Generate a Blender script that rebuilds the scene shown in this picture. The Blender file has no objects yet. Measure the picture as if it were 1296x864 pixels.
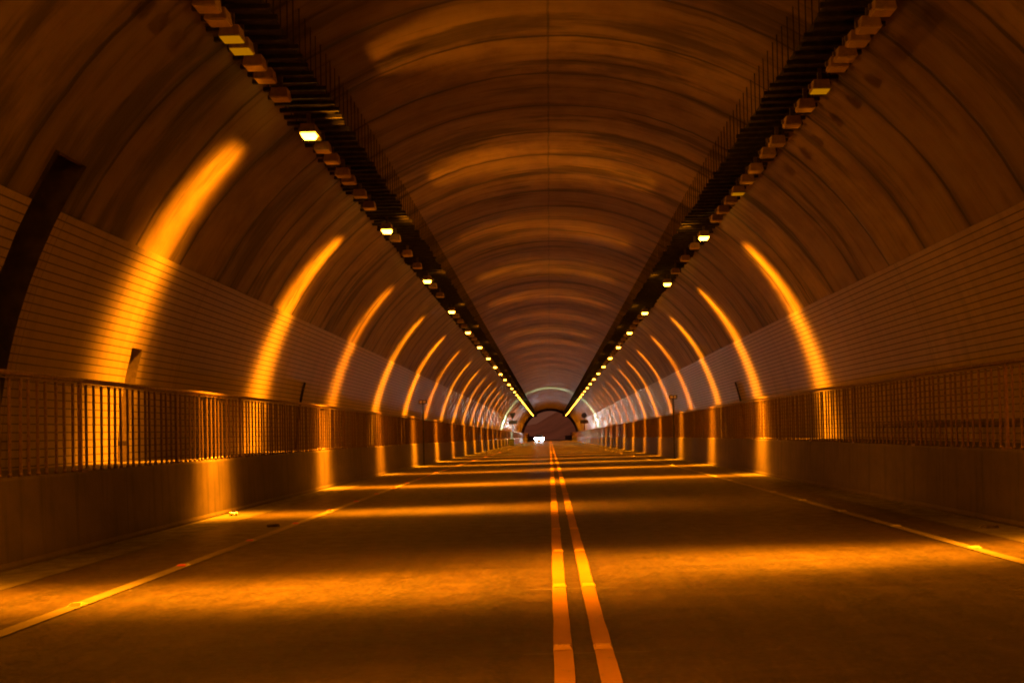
import bpy, bmesh, math, random
from mathutils import Vector, Matrix
random.seed(7)
PI = math.pi
sc = bpy.context.scene
COL = sc.collection

# ------------------------------------------------------------------ dimensions
CAMZ = 1.2
XC, ZC, R = 0.12, 0.775, 6.85          # vault centre and radius
TILE_R = 6.80
TILE_TOP = 3.98
WL, WR = -5.10, 5.20                   # road faces of the two parapets
WALK = 0.865
RAIL = 1.865
Y0, Y1 = -40.0, 222.0
LZ = 5.85                              # lens height
LX = (-3.62, 3.90)

def prof(y):                           # long dip of the road away from the camera
    if y < 14: return 0.0
    if y < 34: return -.0077*(y-14)**2/40
    return -.0077*(y-24)

# ------------------------------------------------------------------ node helpers
def mat(name):
    m = bpy.data.materials.new(name); m.use_nodes = True
    nt = m.node_tree; b = nt.nodes['Principled BSDF']
    return m, nt, b
class N:
    def __init__(s, nt): s.nt = nt
    def new(s, t, **k):
        n = s.nt.nodes.new(t)
        for a, v in k.items(): setattr(n, a, v)
        return n
    def link(s, a, b): s.nt.links.new(a, b)
    def put(s, sock, v):
        if hasattr(v, 'links') or isinstance(v, bpy.types.NodeSocket): s.link(v, sock)
        else: sock.default_value = v
    def m(s, op, a, b=None, c=None, clamp=False):
        n = s.new('ShaderNodeMath', operation=op, use_clamp=clamp)
        s.put(n.inputs[0], a)
        if b is not None: s.put(n.inputs[1], b)
        if c is not None: s.put(n.inputs[2], c)
        return n.outputs[0]
    def noise(s, vec, scale, detail=4, rough=.55, dist=0):
        n = s.new('ShaderNodeTexNoise'); s.link(vec, n.inputs['Vector'])
        n.inputs['Scale'].default_value = scale; n.inputs['Detail'].default_value = detail
        n.inputs['Roughness'].default_value = rough; n.inputs['Distortion'].default_value = dist
        return n.outputs['Fac']
    def ramp(s, f, lo, hi, a=0., b=1.):
        n = s.new('ShaderNodeMapRange', interpolation_type='SMOOTHSTEP')
        s.put(n.inputs['Value'], f)
        for i, v in zip(('From Min', 'From Max', 'To Min', 'To Max'), (lo, hi, a, b)): n.inputs[i].default_value = v
        return n.outputs[0]
    def mix(s, f, a, b):
        n = s.new('ShaderNodeMix', data_type='RGBA')
        s.put(n.inputs[0], f)
        for k, v in ((6, a), (7, b)):
            if isinstance(v, tuple): n.inputs[k].default_value = (*v, 1)
            else: s.link(v, n.inputs[k])
        return n.outputs[2]
    def vec(s, x, y, z=0.):
        n = s.new('ShaderNodeCombineXYZ')
        for k, v in enumerate((x, y, z)): s.put(n.inputs[k], v)
        return n.outputs[0]
    def uv(s):
        t = s.new('ShaderNodeTexCoord'); x = s.new('ShaderNodeSeparateXYZ'); s.link(t.outputs['UV'], x.inputs[0])
        return x.outputs[0], x.outputs[1]
    def pos(s):
        t = s.new('ShaderNodeNewGeometry'); x = s.new('ShaderNodeSeparateXYZ'); s.link(t.outputs['Position'], x.inputs[0])
        return x.outputs[0], x.outputs[1], x.outputs[2], t.outputs['Position']
    def white(s, v):
        n = s.new('ShaderNodeTexWhiteNoise', noise_dimensions='2D'); s.link(v, n.inputs['Vector']); return n.outputs['Value']
    def bump(s, h, strength, dist, bsdf):
        n = s.new('ShaderNodeBump'); n.inputs['Strength'].default_value = strength; n.inputs['Distance'].default_value = dist
        s.put(n.inputs['Height'], h); s.link(n.outputs[0], bsdf.inputs['Normal'])

def line_at(g, coord, period, half, off=0.):
    """1 on thin lines that repeat every period metres"""
    a = g.m('PINGPONG', g.m('ADD', coord, 1000*period-off), period/2)
    return g.m('LESS_THAN', a, half)
def dist_to(g, coord, period, off=0.):
    return g.m('PINGPONG', g.m('ADD', coord, 1000*period-off), period/2)

def M_concrete():
    m, nt, b = mat('vault_concrete'); g = N(nt)
    u, v = g.uv()
    warp = g.noise(g.vec(g.m('MULTIPLY', u, .35), g.m('MULTIPLY', v, .8)), 1.0, 3)
    vw = g.m('ADD', v, g.m('MULTIPLY', g.m('SUBTRACT', warp, .5), .22))
    # long smears that run round the vault
    s1 = g.noise(g.vec(g.m('MULTIPLY', u, .20), g.m('MULTIPLY', vw, 1.15)), 1.0, 5, .62)
    s2 = g.noise(g.vec(g.m('MULTIPLY', u, .35), g.m('MULTIPLY', vw, 6.5), 3.), 1.0, 4, .6)
    s3 = g.noise(g.vec(g.m('MULTIPLY', u, 1.0), g.m('MULTIPLY', vw, 22.), 7.), 1.0, 3, .6)
    dj = dist_to(g, vw, 1.52, .35)
    breakup = g.noise(g.vec(g.m('MULTIPLY', u, .45), g.m('MULTIPLY', v, .66), 9.), 1.0, 3, .6)
    smear = g.m('MULTIPLY', g.ramp(dj, .0, .24, 1., 0.), g.ramp(breakup, .36, .62))
    joint = g.m('MULTIPLY', g.ramp(dj, .012, .05, 1., 0.), g.ramp(breakup, .2, .5, .45, 1.))
    soot = g.m('ADD', g.ramp(s1, .50, .63, 0., .8), g.ramp(s2, .56, .70, 0., .3))
    soot = g.m('ADD', soot, g.m('MULTIPLY', smear, .8), clamp=True)
    soot = g.m('ADD', soot, g.m('MULTIPLY', joint, .9), clamp=True)
    soot = g.m('ADD', soot, g.ramp(s3, .55, .75, 0., .10), clamp=True)
    # crown seam
    cr = g.m('ABSOLUTE', g.m('ADD', u, g.m('MULTIPLY', g.m('SUBTRACT', g.noise(g.vec(g.m('MULTIPLY', v, .9), 0.), 1., 3), .5), .12)))
    soot = g.m('ADD', soot, g.ramp(cr, .008, .03, .5, 0.), clamp=True)
    panel = g.white(g.vec(g.m('FLOOR', g.m('DIVIDE', g.m('ADD', vw, 1.17), 1.52)), 0.))
    light = g.mix(panel, (.145, .104, .064), (.215, .154, .096))
    mott = g.noise(g.vec(u, v, 2.), 1.3, 6, .65)
    light = g.mix(g.ramp(mott, .35, .7), light, (.13, .084, .058))
    c = g.mix(soot, light, (.032, .022, .018))
    g.link(c, b.inputs['Base Color'])
    b.inputs['Specular IOR Level'].default_value = .35
    g.link(g.ramp(s2, .3, .7, .48, .75), b.inputs['Roughness'])
    h = g.m('ADD', g.m('MULTIPLY', s3, .35), g.m('MULTIPLY', joint, -1.))
    h = g.m('ADD', h, g.m('MULTIPLY', g.noise(g.vec(u, v), 30., 3), .4))
    g.bump(h, .35, .012, b)
    return m

def M_tile():
    m, nt, b = mat('glazed_wall_tile'); g = N(nt)
    u, v = g.uv()
    W, H = .205, .108
    row = g.m('FLOOR', g.m('DIVIDE', u, H)); colm = g.m('FLOOR', g.m('DIVIDE', v, W))
    cell = g.white(g.vec(row, colm))
    colrand = g.white(g.vec(colm, 3.7))
    dh = dist_to(g, u, H); dv = dist_to(g, v, W)
    hl = g.ramp(dh, .006, .012, 1., 0.); vl = g.ramp(dv, .002, .006, 1., 0.)
    big = dist_to(g, v, 4.56, 1.5)
    exp = g.m('MAXIMUM', g.ramp(g.m('ABSOLUTE', g.m('SUBTRACT', big, .05)), .006, .014, 1., 0.), 0.)
    rib = g.m('SINE', g.m('MULTIPLY', v, 2*PI/.026))
    dirt = g.noise(g.vec(g.m('MULTIPLY', u, .35), g.m('MULTIPLY', v, 3.2)), 1., 5, .6)
    dirt2 = g.noise(g.vec(g.m('MULTIPLY', u, .8), g.m('MULTIPLY', v, .5), 4.), 1., 4, .6)
    base = g.mix(cell, (.23, .175, .12), (.245, .187, .128))
    base = g.mix(g.m('MULTIPLY', colrand, .35), base, (.19, .14, .095))
    base = g.mix(g.ramp(dirt, .42, .75, 0., .55), base, (.115, .082, .055))
    base = g.mix(g.ramp(dirt2, .45, .75, 0., .45), base, (.155, .113, .075))
    base = g.mix(g.m('MULTIPLY', g.ramp(rib, .2, 1.), .16), base, (.15, .108, .075))
    grout = g.m('MAXIMUM', g.m('MULTIPLY', hl, .95), g.m('MULTIPLY', vl, .32))
    grout = g.m('MAXIMUM', grout, g.m('MULTIPLY', exp, .4))
    c = g.mix(grout, base, (.05, .035, .023))
    g.link(c, b.inputs['Base Color'])
    g.link(g.m('ADD', g.m('MULTIPLY', cell, .0), g.m('ADD', .40, g.m('MULTIPLY', grout, .3))), b.inputs['Roughness'])
    tilt = g.m('MULTIPLY', g.m('SUBTRACT', cell, .5), g.m('MULTIPLY', dh, 1.0))
    h = g.m('ADD', g.m('MULTIPLY', grout, -.6), g.m('MULTIPLY', rib, .05))
    g.bump(h, .5, .006, b)
    return m

def M_asphalt():
    m, nt, b = mat('worn_asphalt'); g = N(nt)
    x, y, z, p = g.pos()
    fine = g.noise(p, 24., 5, .8); mid = g.noise(p, 5.0, 7, .72)
    lng = g.noise(g.vec(g.m('MULTIPLY', x, 3.2), g.m('MULTIPLY', y, .12)), 1., 4, .6)
    trv = g.noise(g.vec(g.m('MULTIPLY', x, .35), g.m('MULTIPLY', y, 5.5), 4.), 1., 5, .6)
    c = g.mix(g.ramp(mid, .40, .62), (.030, .0185, .013), (.047, .0285, .020))
    c = g.mix(g.ramp(lng, .42, .62, 0., .75), c, (.018, .0122, .009))
    c = g.mix(g.ramp(trv, .50, .64, 0., .6), c, (.018, .012, .009))
    c = g.mix(g.ramp(fine, .45, .66), c, (.066, .041, .029))
    sp = g.new('ShaderNodeTexVoronoi'); g.link(p, sp.inputs['Vector']); sp.inputs['Scale'].default_value = 26.
    c = g.mix(g.m('MULTIPLY', g.ramp(sp.outputs['Distance'], .04, .1, 1., 0.), g.ramp(g.noise(p, 1.2, 2), .5, .65)), c, (.45, .40, .34))
    # cracks
    vo = g.new('ShaderNodeTexVoronoi', feature='DISTANCE_TO_EDGE'); vo.inputs['Scale'].default_value = .33
    wv = g.new('ShaderNodeVectorMath', operation='ADD'); g.link(p, wv.inputs[0])
    nn = g.new('ShaderNodeTexNoise'); nn.inputs['Scale'].default_value = 1.6; nn.inputs['Detail'].default_value = 5; g.link(p, nn.inputs['Vector'])
    g.link(nn.outputs['Color'], wv.inputs[1]); g.link(wv.outputs[0], vo.inputs['Vector'])
    crack = g.m('MULTIPLY', g.ramp(vo.outputs['Distance'], .002, .006, 1., 0.), g.ramp(g.noise(p, .35, 2), .5, .6))
    c = g.mix(g.m('MULTIPLY', crack, .6), c, (.03, .026, .022))
    # saw cuts through the centre line at every row of studs
    cut = g.m('MULTIPLY', line_at(g, y, 1.9, .008, 4.70), g.m('LESS_THAN', g.m('ABSOLUTE', g.m('SUBTRACT', x, .16)), .33))
    c = g.mix(g.m('MULTIPLY', cut, .5), c, (.2, .17, .14))
    g.link(c, b.inputs['Base Color'])
    g.link(g.ramp(mid, .3, .75, .42, .62), b.inputs['Roughness'])
    b.inputs['Specular IOR Level'].default_value = .5
    g.bump(g.m('ADD', g.m('MULTIPLY', fine, .8), g.m('MULTIPLY', trv, .5)), .7, .010, b)
    return m

def M_parapet():
    m, nt, b = mat('parapet_concrete'); g = N(nt)
    x, y, z, p = g.pos()
    drip = g.noise(g.vec(g.m('MULTIPLY', y, 7.), g.m('MULTIPLY', z, .5), x), 1., 5, .6)
    mid = g.noise(p, 2.2, 5, .65); fine = g.noise(p, 38., 3)
    c = g.mix(g.ramp(mid, .3, .7), (.088, .060, .040), (.058, .039, .026))
    c = g.mix(g.ramp(drip, .48, .7, 0., .7), c, (.026, .017, .012))
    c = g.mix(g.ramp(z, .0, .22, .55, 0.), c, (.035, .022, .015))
    pits = g.ramp(g.noise(p, 17., 2), .70, .76)
    c = g.mix(pits, c, (.07, .055, .045))
    j = line_at(g, y, 3.05, .009, 1.35)
    c = g.mix(g.m('MULTIPLY', j, .85), c, (.04, .03, .025))
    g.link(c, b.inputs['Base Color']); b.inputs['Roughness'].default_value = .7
    g.bump(g.m('SUBTRACT', g.m('ADD', g.m('MULTIPLY', fine, .5), mid), g.m('MULTIPLY', j, 1.)), .4, .008, b)
    return m

def M_paint(name, a, bb, wear=.55):
    m, nt, b = mat(name); g = N(nt)
    x, y, z, p = g.pos()
    w = g.noise(p, 22., 5, .75); w2 = g.noise(p, 2.5, 4, .6)
    c = g.mix(g.ramp(w2, .3, .7), a, bb)
    c = g.mix(g.ramp(g.m('ADD', w, g.m('MULTIPLY', w2, .3)), .74, .86, 0., wear), c, (.09, .08, .07))
    g.link(c, b.inputs['Base Color']); b.inputs['Roughness'].default_value = .5
    g.bump(w, .3, .003, b)
    return m

def M_simple(name, col, rough=.5, metal=0., var=.25, scale=12.):
    m, nt, b = mat(name); g = N(nt)
    x, y, z, p = g.pos()
    n = g.noise(p, scale, 4, .6)
    c = g.mix(g.ramp(n, .3, .72), col, tuple(k*(1-var) for k in col))
    g.link(c, b.inputs['Base Color']); b.inputs['Metallic'].default_value = metal
    g.link(g.ramp(n, .3, .7, rough*.85, min(1, rough*1.2)), b.inputs['Roughness'])
    return m

def M_emit(name, col, strength, base=(.8, .8, .8)):
    m, nt, b = mat(name)
    b.inputs['Base Color'].default_value = (*base, 1)
    b.inputs['Emission Color'].default_value = (*col, 1); b.inputs['Emission Strength'].default_value = strength
    b.inputs['Roughness'].default_value = .15
    return m

CONC, TILE, ASPH, PARA = M_concrete(), M_tile(), M_asphalt(), M_parapet()
YEL = M_paint('yellow_road_paint', (.34, .165, .018), (.27, .13, .015), .8)
WHT = M_paint('white_road_paint', (.19, .15, .115), (.13, .105, .08), .8)
GUT = M_simple('gutter_concrete', (.09, .072, .058), .65, 0, .5, 5.)
STEEL = M_simple('railing_steel', (.20, .125, .09), .36, .5, .45, 30.)
DARK = M_simple('dark_tray_steel', (.018, .013, .011), .85, 0, .4, 9.)
CABLE = M_simple('black_cable_rubber', (.025, .022, .02), .6, 0, .3)
HOUS = M_simple('lamp_housing_paint', (.38, .28, .21), .5, .1, .3, 18.)
BRKT = M_simple('lamp_bracket_steel', (.16, .13, .11), .5, .5)
DIRTY = M_simple('recess_plaster', (.11, .085, .07), .8, 0, .5, 4.)
GLASS = M_simple('unlit_lens_glass', (.55, .46, .34), .12, 0, .15)
GLOW = M_emit('lit_sodium_lens', (1., .43, .03), 28.)
ADDEDGLOW = M_emit('added_glow_lens', (1., .36, .0), .34, (.03, .01, .0)); ADDEDGLOW.node_tree.nodes['Principled BSDF'].inputs['Roughness'].default_value = .6  # golden reflection on unlit lenses, put in as weak emission
GREENGLOW = M_emit('lit_green_white_tube', (.55, 1., .62), 14.)
HEAD = M_emit('lit_headlight_lens', (.86, .93, 1.), 170.)
STUDY = M_simple('yellow_stud_plastic', (.60, .33, .04), .3, 0, .2)
STUDR = M_simple('red_stud_plastic', (.62, .10, .05), .25, 0, .2)
STUDW = M_simple('white_stud_plastic', (.40, .33, .26), .3, 0, .2)
CARP = M_simple('silver_car_paint', (.42, .43, .45), .25, .6, .05)
CARG = M_simple('car_window_glass', (.02, .022, .025), .05, 0, .1)
TYRE = M_simple('tyre_rubber', (.025, .025, .025), .8, 0, .2)
ALU = M_simple('bare_aluminium', (.6, .6, .58), .3, .9, .3)
CARD = M_simple('flattened_brown_rubber', (.05, .03, .02), .8, 0, .3)
GREENBOX = M_simple('green_cabinet_paint', (.09, .12, .08), .5, .1, .3)
SIGNB = M_simple('sign_back_metal', (.16, .12, .10), .55, .4, .3)
SOIL2 = M_simple('dry_hillside', (.75, .55, .45), .9, 0, .3, .05)
SOIL = M_simple('dark_soil', (.07, .055, .04), .9, 0, .4, .3)

# ------------------------------------------------------------------ mesh helpers
def link(name, bm, m, parent=None, smooth=False, mats=None):
    me = bpy.data.meshes.new(name); bm.normal_update(); bm.to_mesh(me); bm.free()
    for q in (mats or [m]): me.materials.append(q)
    if smooth:
        for f in me.polygons: f.use_smooth = True
    o = bpy.data.objects.new(name, me); COL.objects.link(o)
    if parent: o.parent = parent
    return o
def tag(o, label=None, cat=None, group=None, kind=None):
    if label: o['label'] = label
    if cat: o['category'] = cat
    if group: o['group'] = group
    if kind: o['kind'] = kind
    return o
def thing(name, label, cat, loc=(0, 0, 0), rz=0., group=None):
    o = bpy.data.objects.new(name, None); COL.objects.link(o); o.empty_display_size = .1
    o.location = loc; o.rotation_euler = (0, 0, rz)
    return tag(o, label, cat, group)
def BM(): return bmesh.new()
def box(bm, x0, x1, y0, y1, z0, z1, taper=0., bev=0.):
    """box; taper narrows the top in x and y"""
    t = taper
    v = [bm.verts.new(c) for c in ((x0, y0, z0), (x1, y0, z0), (x1, y1, z0), (x0, y1, z0),
                                   (x0+t, y0+t*.5, z1), (x1-t, y0+t*.5, z1), (x1-t, y1-t*.5, z1), (x0+t, y1-t*.5, z1))]
    fs = [bm.faces.new([v[i] for i in q]) for q in ((3, 2, 1, 0), (4, 5, 6, 7), (0, 1, 5, 4), (1, 2, 6, 5), (2, 3, 7, 6), (3, 0, 4, 7))]
    if bev:
        es = set(e for f in fs for e in f.edges)
        bmesh.ops.bevel(bm, geom=list(es), offset=bev, segments=2, affect='EDGES', profile=.5)
    return v
def tube(bm, pts, r, n=8, cap=True):
    pts = [Vector(p) for p in pts]; rings = []
    for i, p in enumerate(pts):
        d = (pts[min(i+1, len(pts)-1)] - pts[max(i-1, 0)]).normalized()
        a = d.orthogonal().normalized() if abs(d.z) > .9 else d.cross(Vector((0, 0, 1))).normalized()
        b = d.cross(a).normalized()
        rr = r[i] if isinstance(r, (list, tuple)) else r
        rings.append([bm.verts.new(p + rr*(math.cos(2*PI*k/n)*a + math.sin(2*PI*k/n)*b)) for k in range(n)])
    for A, B in zip(rings, rings[1:]):
        for k in range(n): bm.faces.new((A[k], A[(k+1) % n], B[(k+1) % n], B[k]))
    if cap: bm.faces.new(rings[0][::-1]); bm.faces.new(rings[-1])
def grid(bm, rows, uvs=None, skip=None):
    """rows: list of lists of points; uvs alike; skip(i,j)->bool"""
    L = bm.loops.layers.uv.verify()
    V = [[bm.verts.new(p) for p in r] for r in rows]
    for i in range(len(V)-1):
        for j in range(len(V[0])-1):
            if skip and skip(i, j): continue
            f = bm.faces.new((V[i][j], V[i+1][j], V[i+1][j+1], V[i][j+1]))
            if uvs:
                for l, (a, c) in zip(f.loops, ((i, j), (i+1, j), (i+1, j+1), (i, j+1))): l[L].uv = uvs[a][c]
            f.smooth = True
ORD = 'zeroth first second third fourth fifth sixth seventh eighth ninth tenth eleventh twelfth thirteenth fourteenth fifteenth sixteenth seventeenth eighteenth nineteenth twentieth'.split()
TENS = {20: 'twenty', 30: 'thirty', 40: 'forty', 50: 'fifty'}
TENTH = {30: 'thirtieth', 40: 'fortieth', 50: 'fiftieth'}
def ordn(k):
    if k <= 20: return ORD[k]
    if k % 10 == 0: return TENTH[k]
    return TENS[k//10*10] + '-' + ORD[k % 10]

# ------------------------------------------------------------------ road surfaces
YS = [-40, -20, -8, 0, 4, 8, 12, 14, 16, 18, 20, 22, 24, 26, 28, 30, 32, 34] + list(range(40, 223, 8)) + [222]
YFAR = YS + [300, 420]
def strip(name, x0, x1, z, m, ys=YS, wob=0., step=None):
    bm = BM()
    if step:
        y = ys[0]; yy = []
        while y < ys[-1]: yy.append(y); y += step if y < 40 else step*6
        yy.append(ys[-1])
    else: yy = ys
    rows = []
    for y in yy:
        a = wob*(random.random()-.5); b = wob*(random.random()-.5)
        rows.append([(x0+a, y, z+prof(y)), (x1+b, y, z+prof(y))])
    grid(bm, [list(r) for r in zip(*[(r[0], r[1]) for r in rows])][::-1] if False else rows)
    for f in bm.faces:
        f.normal_update()
        if f.normal.z < 0: f.normal_flip()
    return link(name, bm, m)
bm = BM(); rows = [[(-160, y, -1.2+prof(y)), (160, y, -1.2+prof(y))] for y in [-160]+YFAR]
grid(bm, rows)
tag(link('ground', bm, SOIL), kind='structure')
tag(strip('road', WL-.2, WR+.2, 0, ASPH, YFAR), kind='structure')
lg = tag(strip('gutter_left', WL+.0, WL+.62, .004, GUT, YS, 0), kind='structure')
rg = tag(strip('gutter_right', WR-.62, WR, .004, GUT, YS, 0), kind='structure')
tag(strip('road_marking_centre_left', .046-.051, .046+.051, .008, YEL, [-4, 221], .006, .35), kind='structure')
tag(strip('road_marking_centre_right', .266-.051, .266+.051, .008, YEL, [-4, 221], .006, .35), kind='structure')
tag(strip('road_marking_edge_left', -3.525, -3.40, .008, WHT, [-4, 221], .008, .35), kind='structure')
tag(strip('road_marking_edge_right', 3.885, 4.01, .008, WHT, [-4, 221], .008, .35), kind='structure')

# ------------------------------------------------------------------ tunnel
tun = thing('tunnel', 'long concrete vaulted road tunnel with tiled lower walls and sooty ceiling', 'tunnel')
REC = [(9.92, 10.50, 4.52, .62, 'wide'), (13.42, 13.76, 2.62, .20, 'narrow')]   # y0,y1,top z, depth
ysv = sorted(set([-40, -28, -16, -12, -8, -4, 0, 2, 4, 6, 8] + [r[0] for r in REC] + [r[1] for r in REC] + [12, 16] + [18+2*k for k in range(10)] + list(range(40, 222, 6)) + [222]))
def ang(z, r=R): return math.asin(max(-1, min(1, (z-ZC)/r)))
ths = sorted(set([ang(.80), ang(1.7), ang(2.62), ang(3.3), ang(TILE_TOP), ang(4.52)] + [ang(4.52)+(PI/2-ang(4.52))*k/14 for k in range(1, 15)]))
full = [(-1, t) for t in ths[:-1]] + [(1, t) for t in ths[::-1]]
def P(side, t, r, y): return (XC+side*r*math.cos(t), y, ZC+r*math.sin(t)+prof(y))
def U(side, t): return side*(PI/2-t)*R
def in_rec(y, zt, side):
    if side > 0: return False
    return any(a-.001 <= y <= b+.001 and zt < top for a, b, top, d, n in REC)
bm = BM()
rows = [[P(s, t, R, y) for s, t in full] for y in ysv]
uvs = [[(U(s, t), y) for s, t in full] for y in ysv]
grid(bm, rows, uvs, lambda i, j: in_rec((ysv[i]+ysv[i+1])/2, ZC+R*math.sin((full[j][1]+full[j+1][1])/2), full[j][0]))
link('concrete_vault', bm, CONC, tun)
for side, nm in ((-1, 'left'), (1, 'right')):
    bm = BM()
    tt = [ang(.80, TILE_R), ang(1.2, TILE_R), ang(1.7, TILE_R), ang(2.2, TILE_R), ang(2.62, TILE_R), ang(3.1, TILE_R), ang(3.6, TILE_R), ang(TILE_TOP, TILE_R)]
    ed = [(t, TILE_R) for t in tt]
    def crossp(t, r, y): return P(side, t, r, y)
    rows = [[crossp(t, r, y) for t, r in ed] for y in ysv]
    uvs = [[((t-tt[0])*TILE_R+.02, y) for k, (t, r) in enumerate(ed)] for y in ysv]
    sk = lambda i, j: side < 0 and any(a-.001 <= (ysv[i]+ysv[i+1])/2 <= b+.001 and (ed[j+1][0] <= ang(min(top, TILE_TOP+1), TILE_R)+.001 if top < TILE_TOP else True) for a, b, top, d, n in REC)
    grid(bm, rows, uvs, sk)
    grid(bm, [[P(side, tt[-1], TILE_R, y), P(side, tt[-1]+.0005, R+.01, y)] for y in ysv], None, lambda i, j: side < 0 and REC[0][0]-.001 <= (ysv[i]+ysv[i+1])/2 <= REC[0][1]+.001)
    o = link('tile_lining', bm, TILE, tun)
# recesses: back, jambs and head
for y0, y1, top, dep, nm in REC:
    bm = BM(); tb = [ang(.80, TILE_R)+(ang(top, TILE_R)-ang(.80, TILE_R))*k/10 for k in range(11)]
    rin = TILE_R-.002 if nm == 'narrow' else TILE_R-.002
    rou = R+dep
    for yy in (y0+.001, y1-.001):
        grid(bm, [[P(-1, t, r, yy) for t in tb] for r in (rin, rou)], [[(a*.3, t*TILE_R) for t in tb] for a in (0, 1)])
    grid(bm, [[P(-1, t, rou, y) for t in tb] for y in (y0, y1)], [[(y, t*TILE_R) for t in tb] for y in (y0, y1)])
    grid(bm, [[P(-1, tb[-1], r, y) for r in (rin, rou)] for y in (y0, y1)], [[(y, r) for r in (rin, rou)] for y in (y0, y1)])
    link('wall_recess', bm, DIRTY if nm == 'wide' else M_simple('niche_plaster', (.40, .32, .23), .5, 0, .3), tun)
# far portal rim
bm = BM()
for k in range(len(full)-1):
    (s0, t0), (s1, t1) = full[k], full[k+1]
    a, b = P(s0, t0, R-.02, 222), P(s1, t1, R-.02, 222)
    c, d = P(s1, t1, R+1.2, 222), P(s0, t0, R+1.2, 222)
    A = [bm.verts.new(q) for q in (a, b, c, d)]
    B = [bm.verts.new((q[0], 223, q[2])) for q in (a, b, c, d)]
    bm.faces.new(A); bm.faces.new(B[::-1]); bm.faces.new((A[0], B[0], B[1], A[1])); bm.faces.new((A[3], A[2], B[2], B[3]))
link('portal_ring', bm, CONC, tun)
# dark wall conduits on the tile
def conduit(side, y, z1, label):
    t0, t1 = ang(.87, TILE_R), ang(z1, TILE_R)
    bm = BM(); tube(bm, [P(side, t0+(t1-t0)*k/6, TILE_R-.035, y) for k in range(7)], .03, 8)
    o = link('wall_conduit', bm, DARK)
    o2 = tag(o, label, 'conduit', 'short dark pipes on the tiled walls')
    for kk in (.35, .9):
        bmc = BM()
        t = t0+(t1-t0)*kk; p = P(side, t, TILE_R-.03, y); box(bmc, p[0]-.045, p[0]+.045, y-.055, y+.055, p[2]-.012, p[2]+.012)
        link('clip', bmc, BRKT, o)
conduit(-1, 22.8, 2.62, 'short dark vertical pipe rising above the left railing on the tiles')
conduit(1, 30.6, 2.8, 'short dark vertical pipe rising above the right railing on the tiles')

# ------------------------------------------------------------------ parapets and walkways
for side, xr, nm in ((-1, WL, 'left'), (1, WR, 'right')):
    bm = BM(); xo = XC+side*(TILE_R+.02)
    prf = [(xr-side*.02, -.02), (xr-side*.02, .03), (xr, .07), (xr+side*.02, WALK-.03), (xr+side*.03, WALK), (xo, WALK-.01)]
    ysp = YS
    rows = [[(x, y, z+prof(y)) for x, z in prf] for y in ysp]
    grid(bm, rows)
    for f in bm.faces: f.smooth = False
    o = tag(link('parapet_wall', bm, PARA), 'low stained concrete parapet along the %s side of the road' % nm, 'parapet wall', 'parapets either side of the road')

# ------------------------------------------------------------------ railings
def wob(y, s):
    return .012*math.sin(y*1.3+s)+.010*math.sin(y*.47+2*s)+.006*math.sin(y*3.1+s*3)
def railing(side, xr, nm):
    x = xr+side*.075
    root = thing('railing', 'steel baluster railing on the %s parapet beside the walkway' % nm, 'railing', (x, 0, 0), 0, 'railings on the parapets')
    ys = [-6+.5*k for k in range(120)] + [54+4*k for k in range(43)] 
    def rp(y): return (wob(y, side)*.8, y, RAIL+prof(y)+.35*wob(y+3, side))
    bm = BM(); tube(bm, [rp(y) for y in ys], .028, 10); link('handrail', bm, STEEL, root, True)
    bm = BM(); box_pts = [(-.022, -.004), (.022, -.004), (.022, .004), (-.022, .004)]
    rows = [[(a, y, RAIL-.045+prof(y)+b) for a, b in box_pts+[box_pts[0]]] for y in ys]
    grid(bm, rows); link('top_rail', bm, STEEL, root)
    # posts
    pm = BM(); box(pm, -.016, .016, -.02, .02, WALK-.01, RAIL-.02); box(pm, -.05, .05, -.06, .06, WALK-.012, WALK+.02)
    p0 = link('post', pm, STEEL, root); first = True
    y = 5.07 if side > 0 else 4.62; posts = []
    while y < 215: posts.append(y); y += 2.48
    for y in posts[:84]:
        o = p0 if first else p0.copy()
        if not first: COL.objects.link(o); o.parent = root
        first = False; o.location = (0, y, prof(y))
    b = BM(); tube(b, [(0, 0, WALK-.01), (0, 0, RAIL-.04)], .0155, 8, False); tube(b, [(0, 0, WALK), (0, 0, WALK+.035)], [.022, .019], 8)
    b0 = link('baluster', b, STEEL, root, True); me = b0.data; first = True
    n = 0; y = -5.; rest = BM()
    y_start = 7.3 if side < 0 else 8.4
    while y < 218:
        if not any(abs(y-q) < .06 for q in posts):
            jx = random.uniform(-.006, .006); ln = random.uniform(-.006, .006)
            if y >= y_start and n < 100:
                o = b0 if first else b0.copy()
                if not first: COL.objects.link(o); o.parent = root
                first = False; n += 1; o.location = (jx, y, prof(y)); o.rotation_euler = (random.uniform(-.006, .006), ln, 0)
            else:
                tube(rest, [(jx, y, WALK-.01+prof(y)), (jx, y, RAIL-.04+prof(y))], .0155, 6 if y < 60 else 4, False)
        y += .155
    o = link('baluster_run', rest, STEEL, root, True); o['kind'] = 'stuff'
    return root
railing(-1, WL, 'left'); railing(1, WR, 'right')

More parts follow.
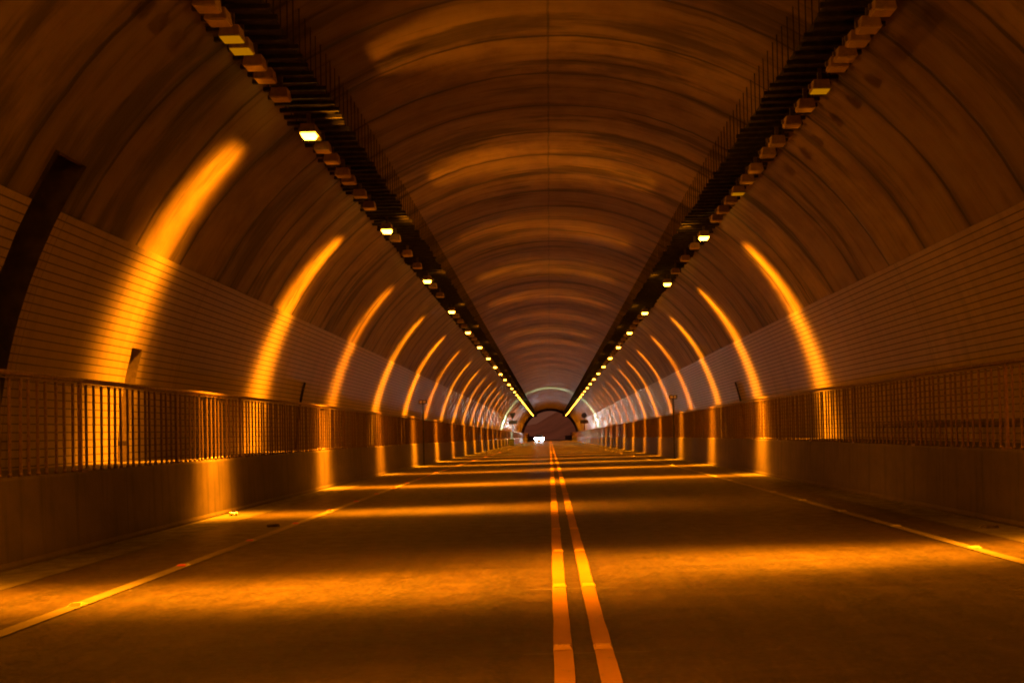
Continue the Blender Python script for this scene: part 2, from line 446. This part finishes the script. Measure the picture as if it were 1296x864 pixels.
# ------------------------------------------------------------------ overhead cable trays
def tray(side, nm):
    xo, xi = (-4.03, -3.13) if side < 0 else (4.25, 3.36)      # outer, inner ends of the cross bars
    z = 6.16
    root = thing('cable_tray', 'long dark overhead cable tray hung along the %s side of the ceiling' % nm, 'cable tray', (0, 0, 0), 0, 'overhead cable trays')
    lo, hi = min(xo, xi), max(xo, xi)
    def top(x): return ZC+math.sqrt(R*R-(x-XC)**2)
    bm = BM(); box(bm, lo, hi, -.022, .022, z-.03, z+.025); c0 = link('cross_bar', bm, DARK, root)
    bm = BM(); tube(bm, [(xi+side*.03, 0, z), (xi+side*.03, 0, top(xi+side*.03)+.02)], .008, 6); r0 = link('hanger_rod', bm, DARK, root)
    bm = BM(); tube(bm, [(xo-side*.12, 0, z), (xo-side*.12, 0, top(xo-side*.12)+.02)], .008, 6); s0 = link('short_hanger', bm, DARK, root)
    restc, restr, rests = BM(), BM(), BM(); n = 0; y = -6.
    while y < 221:
        jit = random.uniform(-.02, .02); yy = y+jit; pz = prof(yy); js = random.uniform(-.05, .05)
        if yy > 8.2 and n < 100:
            for p in (c0, r0, s0):
                o = p if n == 0 else p.copy()
                if n: COL.objects.link(o); o.parent = root
                o.location = (js if p is c0 else 0, yy, pz)
            n += 1
        else:
            box(restc, lo+js, hi+js, yy-.022, yy+.022, z-.03+pz, z+.025+pz)
            tube(restr, [(xi+side*.03, yy, z+pz), (xi+side*.03, yy, top(xi+side*.03)+pz)], .008, 4, False)
            tube(rests, [(xo-side*.12, yy, z+pz), (xo-side*.12, yy, top(xo-side*.12)+pz)], .008, 4, False)
        y += .27
    for nm2, b in (('cross_bar_run', restc), ('hanger_rod_run', restr), ('short_hanger_run', rests)):
        o = link(nm2, b, DARK, root); o['kind'] = 'stuff'
    bm = BM(); a, c = lo+(.17 if side < 0 else .10), hi-(.10 if side < 0 else .17)
    sec = [(a, z+.13), (a, z+.03), (c, z+.03), (c, z+.13), (c-.01, z+.13), (c-.01, z+.04), (a+.01, z+.04), (a+.01, z+.13), (a, z+.13)]
    grid(bm, [[(x, y, q+prof(y)) for x, q in sec] for y in YS]); link('tray_pan', bm, DARK, root)
    for k in range(5):
        bm = BM(); xx = a+.1+k*(c-a-.2)/4
        tube(bm, [(xx+.02*math.sin(y*.7+k*2), y, z+.075+prof(y)) for y in YS], .03, 6); link('cable', bm, CABLE, root, True)
tray(-1, 'left'); tray(1, 'right')

# ------------------------------------------------------------------ lamps
def housing_bm():
    bm = BM(); box(bm, -.13, .13, -.10, .10, .012, .15, .022, .008); return bm
def lens_bm():
    bm = BM(); box(bm, -.115, .115, -.085, .085, -.002, .016); return bm
def drop_bm():
    bm = BM(); v = box(bm, -.085, .085, -.065, .065, -.062, -.002, -.03, 0); return bm
def bracket_bm():
    bm = BM(); box(bm, -.03, .03, -.015, .015, .150, .33); box(bm, -.09, .09, -.012, .012, .152, .164); box(bm, -.16, -.132, -.02, .02, .05, .11)
    return bm
proto = None; CHILD = {}
def make_lamp(loc, label, group, lit, simple, rz=0., dim=False):
    root = thing('tunnel_lamp', label, 'tunnel lamp', loc, rz, group)
    parts = [('housing', housing_bm, HOUS), ('lens', drop_bm if lit else lens_bm, GLOW if lit else (ADDEDGLOW if dim else GLASS)), ('bracket', bracket_bm, BRKT)]
    for nm, f, m in parts:
        if simple and nm == 'bracket': continue
        key = (nm, lit, dim)
        if key not in CHILD: CHILD[key] = link(nm, f(), m, root)
        else:
            o = CHILD[key].copy(); COL.objects.link(o); o.parent = root
    return root

def fan_light(name, col, power, street=True):
    """a lamp with the photometric fan of a tunnel luminaire: narrow along the road, wide across it"""
    L = bpy.data.lights.new(name, 'POINT'); L.energy = power; L.color = col
    L.shadow_soft_size = .06
    L.use_nodes = True; nt = L.node_tree; g = N(nt)
    em = nt.nodes['Emission']
    t = g.new('ShaderNodeTexCoord'); s = g.new('ShaderNodeSeparateXYZ'); g.link(t.outputs['Normal'], s.inputs[0])
    x, y, z = s.outputs
    x = g.m('MULTIPLY', x, NSIGN); z = g.m('MULTIPLY', z, NSIGN)
    ay = g.m('ABSOLUTE', y); az = g.m('ABSOLUTE', z)
    if not street:
        f = g.m('EXPONENT', g.m('MULTIPLY', g.m('POWER', g.m('DIVIDE', ay, .24), 2.4), -1.))
        g.link(f, em.inputs['Strength']); return L
    sig = g.m('ADD', SIG0, g.m('MULTIPLY', g.m('SUBTRACT', 1., az), SIG1))
    core = g.m('EXPONENT', g.m('MULTIPLY', g.m('POWER', g.m('DIVIDE', ay, sig), 2.4), -1.))
    down = g.m('ADD', g.m('MULTIPLY', g.m('POWER', az, 3.2), g.ramp(az, .94, 1., 1., .55)), HORIZ)
    core = g.m('MULTIPLY', g.m('MULTIPLY', core, down), g.ramp(x, .42, .97, 1., .05))
    core = g.m('MULTIPLY', core, g.ramp(z, -.34, .06, 1., 0.))
    core = g.m('MULTIPLY', core, g.m('ADD', 1., g.m('MULTIPLY', g.ramp(x, -.26, -.12, .55, 0.), g.ramp(az, .91, .965))))
    spill = g.m('MULTIPLY', g.m('EXPONENT', g.m('MULTIPLY', g.m('POWER', g.m('DIVIDE', y, .36), 2.), -1.)), SPILL)
    spill = g.m('MULTIPLY', spill, g.ramp(x, .1, 1.05))
    skirt = g.m('MULTIPLY', g.m('EXPONENT', g.m('MULTIPLY', g.m('POWER', g.m('DIVIDE', y, .36), 2.), -1.)), g.m('ADD', g.m('MULTIPLY', g.m('POWER', az, 5.), .045), .0025))
    skirt = g.m('MULTIPLY', skirt, g.ramp(z, -.22, .03, 1., 0.))
    g.link(g.m('ADD', g.m('ADD', core, skirt), spill), em.inputs['Strength'])
    return L
SIG0, SIG1, HORIZ, SPILL, NSIGN = .098, .15, .060, .030, 1.
SOD = (1., .285, .003)
LAMP_W = 35000.
lamp_light = fan_light('sodium_beam', SOD, LAMP_W)

lamp_vars = [lamp_light]
for q, gr in ((.84, .30), (1.13, .275), (.70, .26)):
    v_ = lamp_light.copy(); v_.energy = LAMP_W*q; v_.color = (1., gr, .003); lamp_vars.append(v_)
left_unlit = [5.9, 7.4, 7.75, 8.1, 8.5, 8.9, 9.36, 9.68, 10.1, 10.42, 10.9, 11.3, 11.95, 13.56, 14.2, 14.8, 15.6, 16.05, 17.0, 17.9, 20.9, 22.7, 24.4, 27.7, 29.5]
right_unlit = [5.9, 6.6, 7.2, 8.7, 9.15, 9.8, 10.24, 10.6, 11.05, 11.35, 12.1, 12.8, 13.5, 14.4, 15.0, 15.9, 16.6, 17.4, 18.1, 18.9, 19.65, 22.6, 24.2, 26.1]
GLINT_Y = ([10.1, 10.42, 13.56], [12.1, 17.4])  # lamps whose lens glint is painted by emission
left_lit = [6.62, 13.36] + [19.80+6.58*k for k in range(28)]
right_lit = [8.0] + [21.27+6.62*k for k in range(28)]
for side, nm, lit, un in ((0, 'left', left_lit, left_unlit), (1, 'right', right_lit, right_unlit)):
    sgn = -1 if side == 0 else 1
    yaw = math.radians(5)
    for k, y in enumerate(lit):
        rz = (0 if side == 0 else PI)+yaw
        z = LZ+prof(y)
        where = 'nearest lit one on the %s tray' % nm if k == 0 else '%s lit one from the camera on the %s tray' % (ordn(k+1), nm)
        r = make_lamp((LX[side], y, z), 'glowing orange box lamp, ' + where, 'lit sodium lamps under the cable trays', True, y > 60)
        lo = bpy.data.objects.new('lamp_beam', lamp_vars[random.choice((0, 0, 1, 1, 2, 3)) if k > 1 else 0]); COL.objects.link(lo); lo.parent = r
        lo.location = (0, 0, -.165); lo.rotation_euler = (0, 0, rz)
    allu = [(y, None) for y in un]
    start = len([y for y in lit if y < 33.5])
    for a, b in zip([y for y in lit if y > 31], [y for y in lit if y > 31][1:]):
        if a < 125:
            for q in (1, 2, 3): allu.append((a+(b-a)*q/4, None))
    cnt = {}
    for y, _ in allu:
        k = len([q for q in lit if q < y])
        cnt[k] = cnt.get(k, 0)+1
        c = cnt[k]
        beyond = 'before the nearest lit lamp' if k == 0 else 'beyond the %s lit lamp' % ordn(k)
        dim = y in GLINT_Y[side]
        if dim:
            make_lamp((LX[side], y, LZ+prof(y)), 'box lamp with painted glint on the %s tray, %s box %s' % (nm, ordn(c), beyond), 'box lamps with painted glint under the cable trays', False, False, 0., True)
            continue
        make_lamp((LX[side], y, LZ+prof(y)), 'unlit grey box lamp on the %s tray, %s box %s' % (nm, ordn(c), beyond), 'unlit box lamps under the cable trays', False, y > 60)

r = make_lamp((LX[0], 2.9, LZ), 'added unseen box lamp on the left tray, above the camera and before all lit ones', 'lit sodium lamps under the cable trays', False, False, 0., True)  # lamp out of view, added to brighten the left foreground road
ll = lamp_light.copy(); ll.energy = LAMP_W*.22; lo = bpy.data.objects.new('lamp_beam', ll); COL.objects.link(lo); lo.parent = r; lo.location = (0, 0, -.165); lo.rotation_euler = (0, 0, .25)

# pale green bulkhead lamps far down the tunnel
gl = fan_light('green_white_beam', (.50, 1., .55), 1500., False)
gl.energy = 7000.
for side, nm in ((-1, 'left'), (1, 'right')):
    y = 118.; t = ang(3.2, TILE_R); p = P(side, t, TILE_R-.02, y)
    r = thing('bulkhead_lamp', 'distant pale green tube lamp on the %s tiled wall' % nm, 'bulkhead lamp', (p[0], y, p[2]), 0, 'pale green lamps on the far tiles')
    bm = BM(); box(bm, -.06, .06, -.45, .45, -.08, .08, 0, .01); link('housing', bm, BRKT, r)
    bm = BM(); tube(bm, [(-side*.09, -.4, 0), (-side*.09, .4, 0)], .03, 8); link('tube', bm, GREENGLOW, r)
    lo = bpy.data.objects.new('tube_light', gl); COL.objects.link(lo); lo.parent = r; lo.location = (-side*.25, 0, 0)

# ------------------------------------------------------------------ road studs
def stud_bm():
    bm = BM(); pr = [(-.052, 0), (-.018, .0165), (.018, .0165), (.052, 0)]
    A = [bm.verts.new((-.052, y, z)) for y, z in pr]; B = [bm.verts.new((.052, y, z)) for y, z in pr]
    for v in (A[1], A[2]): v.co.x += .012
    for v in (B[1], B[2]): v.co.x -= .012
    bm.faces.new(A[::-1]); bm.faces.new(B)
    for i in range(4): bm.faces.new((A[i], B[i], B[(i+1) % 4], A[(i+1) % 4])[::-1])
    bmesh.ops.recalc_face_normals(bm, faces=bm.faces); return bm
def refl_bm():
    bm = BM(); v = [bm.verts.new(q) for q in ((-.044, -.050, .0035), (.044, -.050, .0035), (.033, -.021, .0180), (-.033, -.021, .0180))]
    bm.faces.new(v); w = [bm.verts.new((q.co.x, q.co.y+.002, q.co.z)) for q in v]
    bm.faces.new(w[::-1])
    for i in range(4): bm.faces.new((v[i], w[i], w[(i+1) % 4], v[(i+1) % 4]))
    return bm
rows = [(.046, 4.78, 1.9, STUDY, STUDY, 'yellow road stud on the left yellow stripe', 'left yellow stripe'),
        (.266, 4.78, 1.9, STUDY, STUDY, 'yellow road stud on the right yellow stripe', 'right yellow stripe'),
        (-3.46, 6.35, 1.83, STUDW, STUDR, 'red faced road stud on the left edge line', 'left edge line'),
        (3.95, 6.35, 1.83, STUDW, STUDW, 'pale road stud on the right edge line', 'right edge line')]
for x, y0, dy, mb, mr, lab, ln in rows:
    first = None; k = 0; y = y0
    while y < 62:
        k += 1
        ex = random.uniform(-.012, .012)
        if first is None:
            r = thing('road_stud', '', 'road stud', (x, y, .009), 0, 'road studs on the ' + ln)
            b1 = link('body', stud_bm(), mb, r); b2 = link('reflector', refl_bm(), mr, r); first = (b1, b2)
        else:
            r = thing('road_stud', '', 'road stud', (x+ex, y, .009+prof(y)), random.uniform(-.06, .06), 'road studs on the ' + ln)
            for b in first:
                c = b.copy(); COL.objects.link(c); c.parent = r
        r['label'] = lab + ', ' + ('nearest one' if k == 1 else ordn(k) + ' from the camera')
        y += dy

# ------------------------------------------------------------------ posts with boxes, signs
def post_box(x, y, z, nm):
    r = thing('marker_post', 'slim dark post with a small box head by the %s parapet' % nm, 'marker post', (x, y, prof(y)), 0, 'box headed posts at the parapets')
    bm = BM(); tube(bm, [(0, 0, 0), (0, 0, z)], .03, 8); link('pole', bm, DARK, r)
    bm = BM(); box(bm, -.16, .16, -.07, .07, z-.07, z+.08, 0, .008); link('box_head', bm, DARK, r)
    bm = BM(); box(bm, -.12, -.02, -.078, -.071, z-.04, z+.05); box(bm, .02, .12, -.078, -.071, z-.04, z+.05); link('window', bm, GLASS, r)
    bm = BM(); box(bm, -.07, .07, -.07, .07, 0, .02); link('base_plate', bm, DARK, r)
post_box(WR-.11, 35.6, 2.52, 'right'); post_box(WL+.11, 34.4, 2.50, 'left')
def far_sign(x, y, nm, kind):
    r = thing('road_sign', 'distant dark signs on a pole behind the %s railing, %s' % (nm, kind), 'road sign', (x, y, WALK+prof(y)), 0, None)
    bm = BM(); tube(bm, [(0, 0, 0), (0, 0, 3.3)], .045, 8); link('pole', bm, DARK, r)
    bm = BM()
    if nm == 'left':
        A = [bm.verts.new((a, 0, b)) for a, b in ((-.42, 3.55), (-.30, 3.62), (.30, 3.62), (.42, 3.55), (.06, 2.85), (-.06, 2.85))]
    else:
        A = [bm.verts.new((.40*math.cos(2*PI*k/16), 0, 3.25+.40*math.sin(2*PI*k/16))) for k in range(16)]
    f = bm.faces.new(A); e = bmesh.ops.extrude_face_region(bm, geom=[f]); bmesh.ops.translate(bm, verts=[v for v in e['geom'] if isinstance(v, bmesh.types.BMVert)], vec=(0, .03, 0))
    link('upper_sign', bm, SIGNB, r)
    bm = BM(); box(bm, -.60, .60, -.06, -.03, 2.05, 2.55); link('lower_sign', bm, SIGNB, r)
far_sign(WL-.05, 122, 'left', 'tapered plate above a rectangle'); far_sign(WR+.05, 131, 'right', 'disc above a rectangle')

# cabinet at the far left kerb
y = 106.; r = thing('utility_cabinet', 'small dark green cabinet standing far off at the left parapet', 'cabinet', (WL+.42, y, prof(y)))
bm = BM(); box(bm, -.36, .36, -.25, .25, .08, .85, 0, .015); link('body', bm, GREENBOX, r)
bm = BM(); box(bm, -.31, -.01, -.268, -.252, .14, .79); link('door', bm, GREENBOX, r)
bm = BM(); box(bm, .01, .31, -.268, -.252, .14, .79); link('door', bm, GREENBOX, r)
bm = BM(); box(bm, -.38, .38, -.27, .27, 0, .08); link('plinth', bm, PARA, r)

# call box handle plate in the narrow niche
bm = BM(); box(bm, -.10, .10, -.03, .03, -.04, .04, 0, .01)
p = P(-1, ang(1.15), R-.02, 13.6)
o = link('niche_latch', bm, BRKT); o.location = (p[0], 13.6, p[2])
tag(o, 'small dark metal latch low in the narrow tiled niche behind the left railing', 'latch')

# litter
def can():
    r = thing('drink_can', 'crumpled silver drink can lying by the left parapet', 'can', (-4.86, 13.3, .036), .5)
    bm = BM(); tube(bm, [(-.06, 0, 0), (-.052, 0, 0), (-.02, .004, 0), (.015, -.003, -.002), (.052, 0, 0), (.06, 0, 0)], [.024, .032, .030, .022, .032, .024], 14); link('can_body', bm, ALU, r, True)
    bm = BM(); tube(bm, [(.0605, 0, 0), (.063, 0, 0)], .02, 12); link('lid', bm, ALU, r)
can()
def scrap(x, y, rz, label, w=.16):
    bm = BM(); n = 9
    pts = [(w*(1+.3*random.uniform(-1, 1))*math.cos(2*PI*k/n), .07*(1+.4*random.uniform(-1, 1))*math.sin(2*PI*k/n)) for k in range(n)]
    lo = [bm.verts.new((a, b, 0)) for a, b in pts]; hi = [bm.verts.new((a*.8, b*.8, .022+.012*random.random())) for a, b in pts]
    bm.faces.new(lo[::-1]); bm.faces.new(hi)
    for k in range(n): bm.faces.new((lo[k], lo[(k+1) % n], hi[(k+1) % n], hi[k]))
    o = link('rubber_scrap', bm, CARD); o.location = (x, y, .004); o.rotation_euler = (0, 0, rz)
    tag(o, label, 'scrap', 'scraps lying on the road')
scrap(-3.72, 11.6, .1, 'dark flat rubber scrap just outside the left edge line', .085)
scrap(4.88, 9.7, -.2, 'dark flat rubber scrap beside the right edge line near the parapet', .09)

# ------------------------------------------------------------------ oncoming car
CY = 165.; CX = -2.0
car = thing('oncoming_car', 'oncoming car with glaring white headlights far down the left lane', 'car', (CX, CY, prof(CY)))
secs = [  # y, half width, z0, z1
    (0, .74, .32, .62), (.08, .82, .26, .74), (.5, .88, .22, .84), (1.2, .90, .20, .93), (1.3, .90, .20, .95), (3.6, .90, .20, 1.0), (4.3, .86, .26, .98), (4.42, .78, .34, .8)]
bm = BM(); rows = []
for y, w, a, b in secs:
    rows.append([(-w*.92, y, a), (-w, y, (a*2+b)/3), (-w, y, (a+b*2)/3), (-w*.9, y, b), (0, y, b+.03), (w*.9, y, b), (w, y, (a+b*2)/3), (w, y, (a*2+b)/3), (w*.92, y, a), (0, y, a), (-w*.92, y, a)])
grid(bm, rows); bm.faces.new(bm.verts[:10]) if False else None
bm.verts.ensure_lookup_table()
bm.faces.new([bm.verts[i] for i in range(10)][::-1]); bm.faces.new([bm.verts[11*7+i] for i in range(10)])
link('body', bm, CARP, car, True)
bm = BM(); cab = [(1.15, .80, .93), (1.95, .66, 1.42), (3.1, .66, 1.45), (3.95, .76, 1.0)]
grid(bm, [[(-.80, y, .92), (-w, y, z-.02 if i in (1, 2) else .95), (0, y, z+.02 if i in (1, 2) else .97), (w, y, z-.02 if i in (1, 2) else .95), (.80, y, .92)] for i, (y, w, z) in enumerate(cab)])
link('roof', bm, CARP, car, True)
bm = BM(); v = [bm.verts.new(q) for q in ((-.72, 1.20, .99), (.72, 1.20, .99), (.60, 1.88, 1.40), (-.60, 1.88, 1.40))]; bm.faces.new(v)
w = [bm.verts.new((q.co.x, q.co.y-.02, q.co.z+.02)) for q in v]; bm.faces.new(w[::-1])
for i in range(4): bm.faces.new((v[i], v[(i+1) % 4], w[(i+1) % 4], w[i]))
link('windscreen', bm, CARG, car)
for sx in (-.82, .82):
    for wy in (.85, 3.5):
        bm = BM(); tube(bm, [(sx-.1, wy, .31), (sx+.1, wy, .31)], .31, 20); wo = link('wheel', bm, TYRE, car)
        bm = BM(); tube(bm, [(sx-.105, wy, .31), (sx+.105, wy, .31)], .18, 14); link('rim', bm, ALU, wo)
bm = BM(); box(bm, -.80, .80, -.05, .06, .28, .46, 0, .02); link('bumper', bm, CARP, car)
bm = BM(); box(bm, -.34, .34, -.03, .05, .50, .64); link('grille', bm, TYRE, car)
for sx in (-.22, .22):
    bm = BM(); tube(bm, [(sx, -.08, .70), (sx, 0, .70)], .13, 14); link('added_glare_disc', bm, HEAD, car)  # glowing disc added to merge the glare between the headlights
for sx in (-.5, .5):
    bm = BM(); tube(bm, [(sx, -.09, .40), (sx, -.02, .40)], .11, 14); link('added_low_glare', bm, HEAD, car)  # low glowing disc added to enlarge the headlight glare
for sx in (-.62, .62):  # lenses oversized so their shape takes in the glare
    bm = BM(); box(bm, sx-.23, sx+.23, -.06, .06, .55, .86, 0, .03); link('headlight', bm, HEAD, car)
    L = bpy.data.lights.new('headlight_beam', 'SPOT'); L.energy = 600.; L.color = (.93, .93, .86); L.spot_size = math.radians(26); L.spot_blend = .8; L.shadow_soft_size = .08
    lo = bpy.data.objects.new('headlight_beam', L); COL.objects.link(lo); lo.parent = car; lo.location = (sx, -.12, .68); lo.rotation_euler = (math.radians(-90), 0, math.radians(9))

# ------------------------------------------------------------------ tunnel air
HAZE = 0.
if HAZE:
    m = bpy.data.materials.new('tunnel_air'); m.use_nodes = True; nt = m.node_tree; nt.nodes.remove(nt.nodes['Principled BSDF'])
    pv = nt.nodes.new('ShaderNodeVolumePrincipled'); pv.inputs['Density'].default_value = HAZE; pv.inputs['Color'].default_value = (.9, .88, .86, 1); pv.inputs['Anisotropy'].default_value = .55
    nt.links.new(pv.outputs[0], nt.nodes['Material Output'].inputs['Volume'])
    bm = BM(); box(bm, -175, 175, -175, 435, -6, 12); tag(link('haze', bm, m), kind='stuff')

# ------------------------------------------------------------------ outside the far portal
bm = BM(); rows = []
for i in range(14):
    y = 240+i*13; rows.append([(x, y, prof(y)-1.3+max(0, (abs(x+i*1.5)-11)*.55)*(.8+.3*random.random())+(i-5)*.9*(i > 5)+random.random()*.8) for x in range(-90, 91, 6)])
grid(bm, rows); tag(link('hill', bm, SOIL2), kind='structure')
for nm, x in (('left', WL-.4), ('right', WR+.1)):
    bm = BM(); rows = [[(x, y, -.4+prof(y)), (x, y, 1.3+prof(y)), (x+.3, y, 1.3+prof(y)), (x+.3, y, -.4+prof(y))] for y in (223.05, 240, 260, 280, 300)]
    grid(bm, rows)
    for f in bm.faces: f.smooth = False
    tag(link('roadside_wall', bm, PARA), 'low wall on the %s of the road outside the far portal' % nm, 'wall', 'low walls beyond the far portal')

# ------------------------------------------------------------------ world
w = bpy.data.worlds.new('World'); sc.world = w; w.use_nodes = True
bg = w.node_tree.nodes['Background']; bg.inputs[0].default_value = (1., .30, .15, 1); bg.inputs[1].default_value = .12

# ------------------------------------------------------------------ camera
cam = bpy.data.cameras.new('camera'); co = bpy.data.objects.new('camera', cam); COL.objects.link(co)
F = 1100.; PITCH = math.radians(1.2); ROLL = math.radians(1.3)
cam.sensor_width = 36.; cam.lens = 36*F/1296; cam.clip_end = 2000; cam.clip_start = .05
cam.shift_x = -47/1296
cam.shift_y = (112 - F*math.tan(PITCH))/1296
Mx = Matrix.Rotation(PITCH, 4, 'X') @ Matrix.Rotation(PI/2, 4, 'X') @ Matrix.Rotation(-ROLL, 4, 'Z')
co.matrix_world = Matrix.Translation((0, 0, CAMZ)) @ Mx
sc.camera = co

# ------------------------------------------------------------------ render
sc.view_settings.view_transform = 'Standard'; sc.view_settings.look = 'None'; sc.view_settings.exposure = 0.; sc.view_settings.gamma = 1.
c = sc.cycles
c.use_denoising = True; c.filter_width = 1.8; c.max_bounces = 10; c.diffuse_bounces = 7; c.glossy_bounces = 5
c.sample_clamp_indirect = 6.; c.caustics_reflective = False; c.caustics_refractive = False
